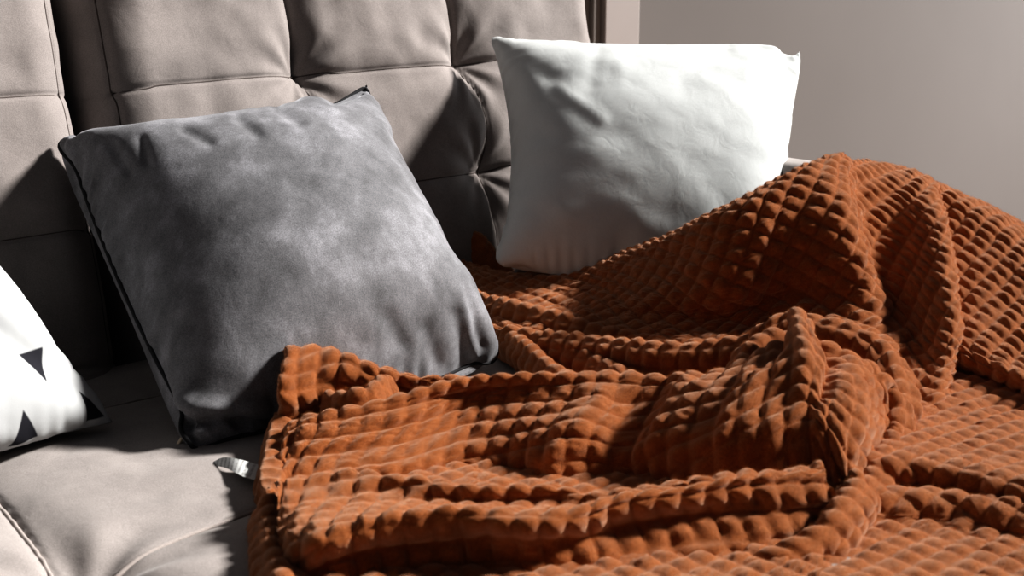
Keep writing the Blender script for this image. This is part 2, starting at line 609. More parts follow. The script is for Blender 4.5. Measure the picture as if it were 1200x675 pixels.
    idx_f = np.arange(m * m).reshape(m, m)
    idx_b = idx_f.copy(); idx_b[~rim] = m * m + np.arange((~rim).sum())
    X = np.vstack([Ff.reshape(-1, 3), Fb[~rim]])
    faces = np.vstack([grid_faces(m, m, flip=True), idx_b.ravel()[grid_faces(m, m)]])
    if sgn < 0:
        faces = faces[:, ::-1].copy()
    uv = np.zeros((len(X), 2))
    uv[idx_f] = np.stack([U2, 1 - V2], -1)
    uv[idx_b[~rim]] = np.stack([U2 + 2.0, 1 - V2], -1)[~rim]
    loop = np.concatenate([idx_f[0, :], idx_f[1:, -1], idx_f[-1, -2::-1], idx_f[-2:0:-1, 0]])
    return X, faces, uv, idx_f, loop


def closed_smooth(p, k=3):
    p = p.copy()
    for _ in range(k):
        p = 0.5 * p + 0.25 * (np.roll(p, 1, 0) + np.roll(p, -1, 0))
    return p


def resample_closed(p, step):
    q = np.vstack([p, p[:1]])
    s = np.concatenate([[0], np.cumsum(np.linalg.norm(np.diff(q, axis=0), axis=1))])
    m = int(s[-1] / step)
    t = np.linspace(0, s[-1], m, endpoint=False)
    return np.stack([np.interp(t, s, q[:, k]) for k in range(3)], 1)


def subsurf(o, lv=2):
    md = o.modifiers.new('smooth', 'SUBSURF')
    md.levels = lv; md.render_levels = lv


def velvet_material():
    m, nt, bs = nodes_of('charcoal velvet')
    tc = N(nt, 'ShaderNodeTexCoord')
    ob = tc.outputs['Object']
    mp = N(nt, 'ShaderNodeMapping'); mp.inputs['Scale'].default_value = (1.0, 1.0, 0.7)
    nt.links.new(ob, mp.inputs['Vector'])
    n1 = noise(nt, 17.0, 6.0, 0.62, mp.outputs['Vector'], 0.15)
    n2 = noise(nt, 650.0, 3.0, 0.75, ob)
    r1 = ramp(nt, n1.outputs['Fac'], [(0.30, (0.115, 0.115, 0.120)), (0.52, (0.19, 0.19, 0.20)), (0.72, (0.31, 0.31, 0.33))])
    r2 = ramp(nt, n2.outputs['Fac'], [(0.3, (0.62,) * 3), (0.7, (1.3,) * 3)])
    mx = N(nt, 'ShaderNodeMixRGB', blend_type='MULTIPLY'); mx.inputs['Fac'].default_value = 1.0
    nt.links.new(r1.outputs['Color'], mx.inputs['Color1']); nt.links.new(r2.outputs['Color'], mx.inputs['Color2'])
    nt.links.new(mx.outputs['Color'], bs.inputs['Base Color'])
    bs.inputs['Roughness'].default_value = 0.75
    bs.inputs['Specular IOR Level'].default_value = 0.1
    bs.inputs['Sheen Weight'].default_value = 0.35
    bs.inputs['Sheen Roughness'].default_value = 0.35
    bs.inputs['Sheen Tint'].default_value = (0.85, 0.87, 0.92, 1)
    b = bump(nt, n2.outputs['Fac'], 0.3, 0.0008)
    b2 = bump(nt, n1.outputs['Fac'], 0.15, 0.01, b.outputs['Normal'])
    nt.links.new(b2.outputs['Normal'], bs.inputs['Normal'])
    return m


M_VELVET = velvet_material()
M_PIPING = plain('charcoal piping', (0.035, 0.035, 0.037), 0.85, 0.1)
M_WHITE = fabric('white cotton', (0.52, 0.54, 0.54), 0.03, 800.0, 0.10, 0.10, rough=0.85, wrinkle=0.10)
M_METAL = plain('zip pull metal', (0.55, 0.45, 0.33), 0.35, 0.6)

seat_plane = (np.array([0, 0, 1.0]), SEAT + 0.004)
back_plane = (-B_OUT * -1.0, float(B_OUT @ (B_ORG + 0.035 * B_OUT)))

# --- grey velvet cushion leaning on the sofa back
gy_corners = [D(79, 167, 2.02), D(434, 84, 2.30), P(582, 412, 0.022), P(236, 520, 0.012)]
_bl, _br = gy_corners[3], gy_corners[2]
gX, gF, gUV, gI, gL = sew_cushion(gy_corners, 0.535, 0.545, 0.29, extra=[(1.0, q, _bl * (1 - q) + _br * q - _fh * 0.05 * math.sin(math.pi * q) + np.array([0, 0, -0.006 * math.sin(math.pi * q)])) for q in np.arange(4, 43) / 46.0] + [(q, 0.0, gy_corners[0] * (1 - q) + _bl * q - RGT * 0.014 * math.sin(math.pi * q)) for q in np.arange(4, 43) / 46.0], seed=4, planes=(seat_plane, back_plane), gather=0.985, puffy=0.10, pucker=0.0022,
    creases=[([(392, 110), (425, 98)], 11, -0.016), ([(440, 100), (452, 150)], 10, 0.006), ([(470, 402), (455, 372)], 11, -0.004), ([(512, 425), (500, 385)], 10, -0.004), ([(545, 418), (535, 370)], 9, -0.005), ([(565, 405), (548, 345)], 7, -0.005), ([(556, 412), (542, 345)], 7, 0.004),
             ([(215, 150), (245, 166)], 7, -0.004), ([(280, 138), (302, 156)], 7, -0.005), ([(325, 126), (352, 144)], 7, -0.005), ([(355, 116), (388, 128)], 7, 0.004), ([(215, 497), (262, 492), (330, 500)], 8, -0.012), ([(205, 470), (250, 480), (330, 482)], 11, 0.007), ([(130, 170), (150, 200)], 7, -0.004), ([(165, 162), (172, 190)], 6, -0.004)])
grey = mesh_obj('velvet_cushion', gX, gF, M_VELVET, uvs=gUV)
tag(grey, 'charcoal grey velvet square cushion leaning on the sofa back', 'cushion')
rimp = resample_closed(closed_smooth(gX[gL], 8), 0.006)
V, F = tube_mesh(rimp, 0.0030, closed=True, seg=7)
pp = mesh_obj('piping', V, F, M_PIPING, grey); pp['label'] = 'dark corded edge of the velvet cushion'

# --- white cushion in the corner of back and arm
wt_corners = [D(579, 44, 2.56), D(935, 43, 2.60), D(912, 380, 2.38), D(590, 303, 2.35)]
_wl, _wr = wt_corners[3], wt_corners[2]
wX, wF, wUV, wI, wL = sew_cushion(wt_corners, 0.572, 0.475, 0.24, seed=11, planes=(seat_plane,), gather=0.985, puffy=0.06, taper=0.11, pucker=0.0012, slack=0.0014,
    extra=[(1.0, q, _wl * (1 - q) + _wr * q - UPV * 0.020 * math.sin(math.pi * q) - FWD * 0.025 * math.sin(math.pi * q)) for q in np.arange(3, 44) / 46.0] + [(0.0, q, wt_corners[0] * (1 - q) + wt_corners[1] * q - UPV * 0.007 * math.sin(math.pi * q)) for q in np.arange(4, 43) / 46.0],
    creases=[([(692, 125), (735, 155)], 26, -0.0045), ([(655, 102), (705, 138)], 9, 0.0028), ([(700, 58), (692, 95)], 10, -0.0025), ([(725, 60), (728, 95)], 10, 0.0015),
             ([(590, 52), (650, 95)], 13, -0.003), ([(600, 150), (680, 165)], 12, -0.0016), ([(850, 60), (800, 90)], 11, -0.002), ([(925, 50), (880, 80)], 11, 0.003)])
white = mesh_obj('white_cushion', wX, wF, M_WHITE, uvs=wUV)
tag(white, 'plain white cotton cushion propped in the far sofa corner', 'cushion')

# --- white cushion with black triangles, near left
_tr, _br = D(-80, 243, 1.93), P(139, 499, 0.010)
pt_corners = [_tr + np.array([-0.42, -0.03, 0.0]), _tr, _br, _br + np.array([-0.42, -0.01, 0.0])]
pX, pF, pUV, pI, pL = sew_cushion(pt_corners, 0.44, 0.46, 0.17, seed=21, planes=(seat_plane, back_plane), gather=0.985)
for k in ('g', 'w', 'p'):
    cs = {'g': gy_corners, 'w': wt_corners, 'p': pt_corners}[k]
    print(k, [tuple(np.round(c, 3)) for c in cs], [round(float(np.linalg.norm(cs[i] - cs[(i + 1) % 4])), 3) for i in range(4)])


def triangle_material(tris):
    m, nt, bs = nodes_of('white cotton with black triangles')
    tc = N(nt, 'ShaderNodeTexCoord')
    uv = tc.outputs['UV']
    total = None
    for tri in tris:
        acc = None
        c = np.mean(tri, axis=0)
        for k in range(3):
            a, b = np.array(tri[k]), np.array(tri[(k + 1) % 3])
            nn = np.array([-(b - a)[1], (b - a)[0]]); nn /= np.linalg.norm(nn) + 1e-9
            if nn @ (c - a) < 0: nn = -nn
            dot = N(nt, 'ShaderNodeVectorMath', operation='DOT_PRODUCT')
            nt.links.new(uv, dot.inputs[0]); dot.inputs[1].default_value = (nn[0], nn[1], 0)
            sub = N(nt, 'ShaderNodeMath', operation='SUBTRACT')
            nt.links.new(dot.outputs['Value'], sub.inputs[0]); sub.inputs[1].default_value = float(nn @ a)
            if acc is None:
                acc = sub.outputs[0]
            else:
                mn = N(nt, 'ShaderNodeMath', operation='SMOOTH_MIN'); mn.inputs[2].default_value = 0.006
                nt.links.new(acc, mn.inputs[0]); nt.links.new(sub.outputs[0], mn.inputs[1])
                acc = mn.outputs[0]
        if total is None:
            total = acc
        else:
            mxn = N(nt, 'ShaderNodeMath', operation='MAXIMUM')
            nt.links.new(total, mxn.inputs[0]); nt.links.new(acc, mxn.inputs[1])
            total = mxn.outputs[0]
    mr = N(nt, 'ShaderNodeMapRange')
    mr.inputs['From Min'].default_value = -0.002; mr.inputs['From Max'].default_value = 0.002
    nt.links.new(total, mr.inputs['Value'])
    mx = N(nt, 'ShaderNodeMixRGB'); nt.links.new(mr.outputs['Result'], mx.inputs['Fac'])
    mx.inputs['Color1'].default_value = (0.40, 0.41, 0.415, 1); mx.inputs['Color2'].default_value = (0.022, 0.022, 0.028, 1)
    nt.links.new(mx.outputs['Color'], bs.inputs['Base Color'])
    bs.inputs['Roughness'].default_value = 0.85; bs.inputs['Specular IOR Level'].default_value = 0.15
    n2 = noise(nt, 800.0, 2.0, 0.7, tc.outputs['Object'])
    b = bump(nt, n2.outputs['Fac'], 0.25, 0.0008)
    nt.links.new(b.outputs['Normal'], bs.inputs['Normal'])
    return m


def uv_at(X, I, px, py):
    q = X[I.ravel()]
    z = (q - CAM) @ FWD
    u_ = 600 + FPX * ((q - CAM) @ RGT) / z; v_ = 337.5 - FPX * ((q - CAM) @ UPV) / z
    w = 1.0 / ((u_ - px) ** 2 + (v_ - py) ** 2 + 4.0) ** 2
    n = I.shape[0]
    g = np.linspace(0, 1, n); U, Vv = np.meshgrid(g, g)
    w /= w.sum()
    return np.array([(U.ravel() * w).sum(), 1 - (Vv.ravel() * w).sum()])


seen = [[(22, 415), (48, 408), (55, 448)], [(27, 480), (44, 511), (9, 524)], [(92, 458), (122, 488), (101, 494)]]
tris = [[uv_at(pX, pI, *q) for q in t] for t in seen]
print('TRIS', [[tuple(np.round(q, 3)) for q in t] for t in tris])
rt = random.Random(3)
for a, b in ((0.2, 0.2), (0.45, 0.15), (0.3, 0.45), (0.15, 0.7), (0.5, 0.7), (0.75, 0.85), (0.35, 0.88), (0.62, 0.42), (0.86, 0.62)):
    r0 = rt.uniform(0, 6.28)
    tris.append([np.array([a + 0.055 * math.cos(r0 + k * 2.09), b + 0.055 * math.sin(r0 + k * 2.09)]) for k in range(3)])
M_TRI = triangle_material(tris)
patt = mesh_obj('printed_cushion', pX, pF, M_TRI, uvs=pUV)
tag(patt, 'white cushion printed with black triangles at the near end of the sofa', 'cushion')

# zip pull at the low corner of the velvet cushion
zp = P(211, 517, 0.012)
bm = box_bm(-0.010, 0.010, -0.0025, 0.0025, -0.0012, 0.0012, 0.001, 2)
bmesh.ops.rotate(bm, verts=bm.verts[:], cent=(0, 0, 0), matrix=Matrix.Rotation(math.radians(20), 3, 'Z') @ Matrix.Rotation(math.radians(-35), 3, 'Y'))
bmesh.ops.translate(bm, verts=bm.verts[:], vec=tuple(zp))
z_ = bm_obj('zip_pull', bm, M_METAL, grey); z_['label'] = 'small pale metal zip pull'
# ------------------------------------------------------------------ waffle throw blanket
CELL = 0.0265
UPZ = np.array([0, 0, 1.0])


def G(px, py, g):
    """Point seen at (px, py) whose horizontal distance ahead of the camera is g."""
    d = ray(px, py)
    return CAM + d * (g / (d @ _fh))


def rowP(*pts):
    return np.array([P(*p) for p in pts])


def rowG(*pts):
    return np.array([G(*p) for p in pts])


def catmull(p, m):
    """Centripetal-ish Catmull-Rom through p, resampled to m points evenly by length."""
    p = np.asarray(p, float)
    n = len(p)
    e = np.vstack([2 * p[0] - p[1], p, 2 * p[-1] - p[-2]])
    out = []
    t = np.linspace(0, 1, 12, endpoint=False)[:, None]
    for i in range(n - 1):
        a, b, c, d = e[i], e[i + 1], e[i + 2], e[i + 3]
        out.append(0.5 * ((2 * b) + (c - a) * t + (2 * a - 5 * b + 4 * c - d) * t ** 2 + (3 * b - a - 3 * c + d) * t ** 3))
    q = np.vstack(out + [p[-1:]])
    s = np.concatenate([[0], np.cumsum(np.linalg.norm(np.diff(q, axis=0), axis=1))])
    x = np.linspace(0, s[-1], m)
    return np.stack([np.interp(x, s, q[:, k]) for k in range(3)], 1)


def lap(A, k):
    for _ in range(k):
        B = A.copy()
        B[1:-1] = 0.5 * A[1:-1] + 0.25 * (A[:-2] + A[2:])
        A = B.copy()
        A[:, 1:-1] = 0.5 * B[:, 1:-1] + 0.25 * (B[:, :-2] + B[:, 2:])
    return A


BV, BF, BUV = [], [], []
_boff = 0
_brng = np.random.default_rng(77)


def patch(rows, rot=0.0, uv='arc', amp=0.0066, strokes=(), smooth=3, wob=0.0016, step=0.0030, off=(0.0, 0.0), aligned=False, crest=None):
    """A sheet through the given rows of points, quilted into a relief of small puffed squares."""
    global _boff
    rows = [np.asarray(r, float) for r in rows]
    mc = 81
    if aligned:
        C = np.stack([up_axis(r, mc, 0) for r in rows])
    else:
        C = np.stack([catmull(r, mc) for r in rows])
    # columns, evenly by mean length
    seg = np.linalg.norm(np.diff(C, axis=0), axis=2).mean(1)
    L = np.concatenate([[0], np.cumsum(seg)])
    fine = up_axis(C, (len(rows) - 1) * 12 + 1, 0)
    sp = np.interp(np.linspace(0, len(rows) - 1, fine.shape[0]), np.arange(len(rows)), L)
    mr = max(24, int(L[-1] / 0.008))
    want = np.linspace(0, L[-1], mr)
    k = np.clip(np.searchsorted(sp, want) - 1, 0, len(sp) - 2)
    fr = ((want - sp[k]) / (sp[k + 1] - sp[k] + 1e-12))[:, None, None]
    S = fine[k] * (1 - fr) + fine[k + 1] * fr
    S = lap(S, smooth)
    du = np.linalg.norm(np.diff(S, axis=1), axis=2)
    dv = np.linalg.norm(np.diff(S, axis=0), axis=2)
    s = np.concatenate([np.zeros((mr, 1)), np.cumsum(du, 1)], 1); s -= s[:, mc // 2][:, None]
    t = np.concatenate([np.zeros((1, mc)), np.cumsum(dv, 0)], 0); t -= t[mr // 2 if crest is None else int(np.argmin(np.abs(want - L[crest])))][None, :]
    s = lap(s, 12); t = lap(t, 12)
    nu = max(16, int(du.sum(1).max() / step)); nv = max(16, int(dv.sum(0).max() / step))
    A = up_axis(up_axis(S, nv, 0), nu, 1)
    s = up_axis(up_axis(s, nv, 0), nu, 1); t = up_axis(up_axis(t, nv, 0), nu, 1)
    gu = np.gradient(A, axis=1); gv = np.gradient(A, axis=0)
    nr = np.cross(gu, gv); nr /= np.linalg.norm(nr, axis=2)[..., None] + 1e-12
    view = CAM - A; view /= np.linalg.norm(view, axis=2)[..., None]
    flip = (nr * view).sum() + 1.0 * nr[..., 2].sum() < 0
    if flip:
        nr = -nr
    if uv == 'world':
        s, t = A[..., 0], A[..., 1] + 0.0
    cr, sr = math.cos(rot), math.sin(rot)
    a = (s * cr - t * sr) / CELL + off[0]; b = (s * sr + t * cr) / CELL + off[1]
    pa = np.abs(np.sin(np.pi * a)); pb = np.abs(np.sin(np.pi * b))
    puff = (pa ** 0.55) * (pb ** 0.55)
    low = smooth_noise((nv, nu), (max(2, nv // 22), max(2, nu // 22)), _brng) * wob
    tiny = smooth_noise((nv, nu), (max(2, nv // 3), max(2, nu // 3)), _brng) * 0.0006
    var = 1 + 0.18 * smooth_noise((nv, nu), (max(2, nv // 9), max(2, nu // 9)), _brng)
    disp = amp * puff * var + low + tiny
    if strokes:
        z = (A - CAM) @ FWD
        qx = 600 + FPX * ((A - CAM) @ RGT) / z; qy = 337.5 - FPX * ((A - CAM) @ UPV) / z
        for line, wd, am in strokes:
            best = np.full(A.shape[:2], 1e9)
            for (x0, y0), (x1, y1) in zip(line[:-1], line[1:]):
                ex, ey = x1 - x0, y1 - y0
                f_ = np.clip(((qx - x0) * ex + (qy - y0) * ey) / (ex * ex + ey * ey), 0, 1)
                best = np.minimum(best, np.hypot(qx - x0 - f_ * ex, qy - y0 - f_ * ey))
            disp = disp + am * np.exp(-(best / wd) ** 2)
    A = A + nr * disp[..., None]
    F = grid_faces(nv, nu, _boff, flip=flip)
    BV.append(A.reshape(-1, 3)); BF.append(F); BUV.append(np.stack([a, b], -1).reshape(-1, 2) * CELL)
    _boff += nv * nu


def roll(spine, r, front=1.6, back=1.6, flat=0.0, **kw):
    """A rounded fold whose crest follows the spine; its cloth drops in front and behind."""
    c = np.asarray(spine, float)
    tan = np.gradient(c, axis=0); tan[:, 2] = 0
    tan /= np.linalg.norm(tan, axis=1)[:, None] + 1e-9
    side = np.cross(tan, UPZ)                         # horizontal, across the fold
    sg = np.sign((side * (CAM - c)).sum(1))[:, None]
    side = side * sg
    r_ = np.broadcast_to(np.asarray(r, float), (len(c),))[:, None]
    prof = [(-1.25, -1.0 - back), (-1.15, -1.0), (-0.72, -0.32), (0, 0), (0.72, -0.32), (1.1, -1.0), (1.15 + flat, -1.0 - front)]
    patch([c + side * r_ * a + UPZ * r_ * b for a, b in prof], crest=3, off=(0.0, 0.5), **kw)


def tuck(row, back, down):
    return row + _fh * back - UPZ * down


# base layer lying on the seat under the folds
patch([rowP((640, 392, .010), (800, 386, .010), (1000, 392, .012), (1180, 402, .014)),
       rowP((690, 436, .012), (800, 436, .012), (1000, 440, .012), (1180, 450, .014)),
       rowP((420, 520, .010), (700, 520, .010), (1000, 520, .010), (1150, 530, .010)),
       rowP((350, 610, .016), (600, 610, .016), (900, 600, .016), (1000, 590, .016)),
       rowP((352, 720, .016), (600, 735, .018), (800, 730, .018), (960, 680, .016))], uv='world', wob=0.0005)

# flat sheets at the right
r2 = rowP((970, 532, .045), (1040, 537, .050), (1100, 543, .050), (1200, 568, .050), (1330, 597, .048), (1450, 625, .045))
patch([rowP((1000, 425, .030), (1100, 432, .034), (1180, 445, .036), (1260, 462, .036), (1350, 480, .035), (1480, 505, .035)),
       rowP((990, 475, .036), (1090, 480, .040), (1180, 497, .040), (1260, 515, .040), (1350, 535, .040), (1470, 560, .038)),
       rowP((980, 512, .042), (1060, 515, .046), (1130, 527, .046), (1220, 548, .046), (1340, 575, .045), (1460, 602, .042)),
       r2, r2 - _fh * 0.012 - UPZ * 0.007, r2 - _fh * 0.016 - UPZ * 0.019, r2 - _fh * 0.008 - UPZ * 0.030, r2 + _fh * 0.03 - UPZ * 0.036],
      uv='world', smooth=2)
e2 = rowP((960, 566, .034), (1020, 569, .036), (1100, 574, .036), (1200, 590, .036), (1330, 616, .035), (1450, 645, .033))
patch([e2 + _fh * 0.06 - UPZ * 0.030, e2 + _fh * 0.030 - UPZ * 0.020, e2, e2 - _fh * 0.022 - UPZ * 0.006, e2 - _fh * 0.036 - UPZ * 0.020,
       rowP((900, 625, .012), (1010, 613, .013), (1100, 616, .013), (1200, 632, .013), (1330, 660, .013), (1460, 690, .012)),
       rowP((830, 672, .016), (960, 660, .011), (1080, 662, .011), (1200, 680, .011), (1330, 705, .011), (1470, 735, .010)),
       rowP((780, 760, .016), (940, 760, .012), (1080, 765, .010), (1200, 775, .010), (1330, 790, .010), (1480, 810, .010))],
      uv='world', smooth=2)

# sheet over the arm, right part
_cr = rowG((1080, 214, 2.27), (1150, 240, 2.22), (1200, 266, 2.17), (1290, 314, 2.07), (1400, 377, 1.95))
patch([_cr + np.array([0.125, 0.02, -0.24]), _cr + np.array([0.115, 0.02, -0.10]), _cr + np.array([0.07, 0.02, -0.025]),
       rowG((1078, 209, 2.27), (1150, 240, 2.215), (1200, 268, 2.17), (1290, 316, 2.07), (1400, 380, 1.95)) + np.array([0.02, 0.01, -0.004]),
       rowG((1082, 214, 2.235), (1150, 246, 2.17), (1200, 276, 2.13), (1290, 318, 2.03), (1400, 382, 1.91)),
       rowG((1095, 262, 2.15), (1150, 285, 2.10), (1200, 308, 2.05), (1290, 352, 1.95), (1400, 415, 1.84)),
       rowG((1102, 330, 2.04), (1150, 350, 1.98), (1200, 370, 1.94), (1290, 410, 1.84), (1400, 470, 1.73)),
       rowG((1105, 395, 1.925), (1150, 412, 1.87), (1200, 431, 1.83), (1290, 470, 1.73), (1400, 525, 1.62)),
       rowP((1108, 412, .062), (1150, 428, .060), (1200, 445, .060), (1290, 485, .058), (1400, 540, .055)) - _fh * 0.004,
       rowP((1108, 425, .046), (1150, 441, .044), (1200, 458, .044), (1290, 497, .042), (1400, 552, .04)),
       rowP((1108, 415, .036), (1150, 430, .035), (1200, 448, .035), (1290, 487, .034), (1400, 542, .034))],
      rot=math.radians(-22), smooth=2)

# rear face and hanging centre fold, one sheet; columns run left to right
AB = [
    [(530, 306, 2.46), (600, 322, 2.37), (690, 312, 2.31), (760, 285, 2.21), (850, 246, 2.11), (930, 203, 2.14), (984, 186, 2.212), (994, 196, 2.244), (1045, 198, 2.34), (1088, 216, 2.3), (1096, 226, 2.34)],
    [(530, 311, 2.42), (600, 327, 2.32), (690, 317, 2.26), (760, 290, 2.16), (850, 250, 2.05), (930, 206, 2.09), (985, 184, 2.162), (997, 194, 2.204), (1045, 197, 2.27), (1090, 215, 2.23), (1098, 224, 2.29)],
    [(530, 330, 2.36), (600, 340, 2.27), (690, 332, 2.22), (760, 312, 2.125), (850, 285, 2.02), (930, 245, 2.04), (988, 225, 2.062), (1004, 236, 2.144), (1052, 240, 2.16), (1102, 255, 2.09), (1108, 262, 2.17)],
    [(532, 345, 2.3), (600, 350, 2.22), (688, 345, 2.18), (758, 335, 2.09), (848, 320, 2.0), (925, 290, 2.02), (998, 275, 2.01), (1017, 286, 2.09), (1062, 290, 2.08), (1110, 300, 2.005), (1116, 308, 2.09)],
    [(535, 358, 2.24), (600, 362, 2.17), (684, 358, 2.14), (752, 355, 2.06), (845, 350, 1.99), (920, 325, 2.01), (1010, 318, 1.988), (1030, 330, 2.036), (1072, 340, 2.0), (1116, 350, 1.925), (1122, 357, 2.01)],
    [(538, 370, 2.2), (600, 372, 2.12), (680, 368, 2.1), (748, 370, 2.045), (842, 370, 2.0), (915, 352, 2.01), (1022, 362, 1.954), (1042, 373, 1.978), (1078, 388, 1.93), (1118, 398, 1.855), (1123, 404, 1.93)],
    [(540, 385, 2.12), (600, 388, 2.06), (676, 388, 2.04), (745, 390, 2.0), (840, 392, 1.97), (912, 385, 1.97), (1030, 410, 1.86), (1048, 420, 1.87), (1080, 432, 1.84), (1108, 440, 1.79), (1112, 446, 1.84)],
    [(545, 395, 2.12), (600, 398, 2.06), (676, 398, 2.02), (745, 402, 1.97), (840, 410, 1.92), (912, 410, 1.92), (1036, 460, 1.74), (1048, 468, 1.74), (1070, 478, 1.73), (1090, 485, 1.7), (1094, 490, 1.74)],
    [(545, 400, 2.14), (600, 402, 2.08), (676, 402, 2.02), (745, 408, 1.96), (840, 420, 1.9), (912, 425, 1.9), (1020, 520, 1.62), (1030, 522, 1.61), (1045, 526, 1.6), (1058, 530, 1.585), (1062, 534, 1.61)],
]
patch([rowG(*r) for r in AB], rot=math.radians(-40), smooth=1, off=(0.2, 0.4))

# corner that peeks out behind the white cushion
cr_ = rowG((516, 300, 2.50), (528, 278, 2.49), (548, 269, 2.48), (566, 277, 2.47), (584, 300, 2.46), (600, 318, 2.45))
patch([tuck(cr_, 0.05, 0.05), tuck(cr_, 0.015, 0.004), cr_ - _fh * 0.008 - UPZ * 0.006, cr_ - _fh * 0.020 - UPZ * 0.045, cr_ - _fh * 0.03 - UPZ * 0.085], amp=0.003)

# small rolls between the rear face and the front layers
roll(rowP((540, 333, .070), (570, 344, .070), (610, 357, .070), (660, 368, .070), (700, 381, .065), (740, 391, .060), (790, 403, .050)), 0.016, 2.0)
roll(rowP((640, 388, .060), (700, 395, .066), (767, 403, .075), (833, 402, .085), (875, 393, .100), (900, 384, .110)), 0.020, 2.6)
roll(rowP((590, 384, .050), (623, 388, .052), (655, 402, .050), (687, 414, .048), (733, 436, .045), (770, 450, .04)), 0.014, 1.8)
roll(rowP((580, 382, .034), (596, 389, .042), (615, 402, .044), (634, 417, .044), (656, 432, .040), (690, 448, .035)), 0.014, 1.6)
roll(rowP((610, 380, .045), (640, 392, .05), (690, 402, .05), (740, 420, .048)), 0.012, 2.2)
# dark arc behind the knot
roll(rowP((870, 398, .095), (897, 379, .118), (927, 366, .132), (967, 373, .130), (1007, 385, .124), (1033, 403, .112), (1047, 430, .095), (1053, 470, .068), (1046, 520, .040), (1035, 545, .030)), 0.020, 2.2)
roll(rowP((945, 398, .142), (972, 404, .138), (1007, 418, .125), (1034, 437, .108), (1047, 458, .085), (1050, 490, .060), (1042, 530, .040), (1026, 560, .030)), 0.014, 2.6)
# crumpled strand right of the peak
roll(rowP((866, 440, .095), (872, 418, .112), (885, 400, .122), (905, 392, .125), (925, 394, .120)), 0.013, 2.2)

# main front layer running into the knot
ha = rowP((336, 510, .040), (344, 497, .052), (362, 490, .058), (400, 482, .065), (470, 466, .075), (540, 447, .085), (600, 441, .090), (660, 441, .090), (720, 441, .090), (785, 446, .090),
          (830, 440, .102), (880, 421, .122), (914, 396, .142), (932, 374, .158), (950, 394, .150), (972, 416, .136), (1000, 427, .122), (1030, 449, .090), (1047, 485, .050))
hb = rowP((333, 525, .034), (341, 514, .042), (360, 509, .048), (400, 503, .052), (470, 490, .056), (540, 470, .060), (600, 465, .066), (660, 468, .070), (715, 470, .074), (770, 471, .072),
          (812, 459, .096), (860, 450, .116), (905, 436, .130), (935, 424, .142), (962, 432, .136), (986, 450, .121), (1010, 465, .102), (1030, 487, .070), (1040, 512, .038))
hc = rowP((331, 548, .024), (339, 540, .028), (358, 535, .032), (400, 529, .034), (470, 519, .036), (540, 500, .040), (600, 498, .046), (645, 500, .054), (695, 500, .060), (750, 505, .052),
          (792, 492, .076), (850, 490, .092), (905, 476, .106), (945, 466, .116), (970, 476, .110), (990, 491, .096), (1008, 510, .076), (1022, 526, .050), (1030, 537, .028))
hd = rowP((329, 578, .010), (337, 572, .013), (356, 566, .016), (400, 556, .020), (470, 548, .021), (540, 531, .022), (600, 530, .026), (640, 533, .034), (690, 530, .036), (740, 535, .030),
          (782, 530, .046), (850, 530, .062), (910, 516, .080), (950, 506, .088), (970, 516, .083), (986, 531, .070), (1000, 545, .054), (1011, 556, .034), (1018, 566, .016))
he = hd - _fh * 0.015; he[:, 2] = SEAT + 0.004
ha, hb, hc, hd, he = [np.vstack([q[:1] - UPZ * min(0.03, q[0, 2] - SEAT - 0.004) + RGT * 0.012, q]) for q in (ha, hb, hc, hd, he)]
patch([tuck(ha, .045, .07), tuck(ha, .03, .03), tuck(ha, .012, .004), ha, hb, hc, hd, he], rot=0.0, smooth=1, aligned=True, crest=3, off=(0.0, 0.5),
      strokes=[([(978, 432), (966, 462), (935, 500), (880, 545)], 9, -0.006), ([(921, 382), (911, 410), (893, 432)], 6, -0.016), ([(957, 386), (974, 424), (968, 458)], 7, -0.011), ([(933, 377), (943, 425)], 13, 0.010), ([(1000, 440), (1005, 500)], 18, 0.008),
               ([(700, 468), (672, 500), (645, 545)], 14, 0.007), ([(806, 452), (785, 492), (752, 540)], 13, 0.008),
               ([(735, 470), (715, 520)], 14, -0.006), ([(860, 448), (820, 500)], 12, -0.006), ([(905, 430), (862, 480), (845, 520)], 10, 0.004)])

# left flap standing against the velvet cushion and the strip below it
_L = [rowP((338, 412, .100), (376, 412, .100), (402, 419, .095), (440, 431, .085), (492, 444, .070), (540, 450, .06)) + _fh * 0.02 - UPZ * 0.015,
       rowP((343, 407, .114), (376, 408, .110), (402, 415, .105), (440, 428, .094), (492, 441, .080), (540, 447, .07)),
       rowP((336, 430, .100), (374, 434, .092), (408, 440, .086), (448, 450, .074), (492, 456, .062), (540, 458, .056)),
       rowP((328, 465, .074), (366, 470, .062), (412, 468, .054), (455, 470, .044), (500, 470, .036), (545, 470, .03)),
       rowP((326, 500, .040), (348, 504, .030), (420, 500, .020), (470, 495, .016), (520, 490, .014), (560, 485, .012)),
       rowP((324, 545, .026), (344, 550, .020), (400, 545, .012), (470, 540, .010), (520, 535, .010), (560, 530, .010)),
       rowP((324, 590, .024), (344, 596, .020), (400, 595, .010), (470, 590, .010), (520, 585, .010), (560, 580, .010)),
       rowP((330, 636, .022), (350, 640, .018), (400, 640, .010), (470, 640, .010), (520, 640, .010), (560, 640, .010)),
       rowP((344, 680, .022), (366, 684, .018), (410, 690, .010), (470, 690, .010), (520, 690, .010), (560, 690, .010)),
       rowP((362, 725, .02), (386, 730, .016), (420, 730, .010), (480, 730, .010), (530, 730, .010), (570, 730, .010))]
for q in _L[4:]:
    q[:2, 2] = np.maximum(q[:2, 2] - 0.022, SEAT + 0.006)
_L = [np.vstack([q[:1] + _fh * 0.035 + RGT * 0.012, q[:1] + _fh * 0.012, q]) if k < 4 else np.vstack([q[:1] - UPZ * 0.012 + RGT * 0.010, q[:1] - UPZ * 0.006 + RGT * 0.005, q]) for k, q in enumerate(_L)]
patch(_L, smooth=1, aligned=False)
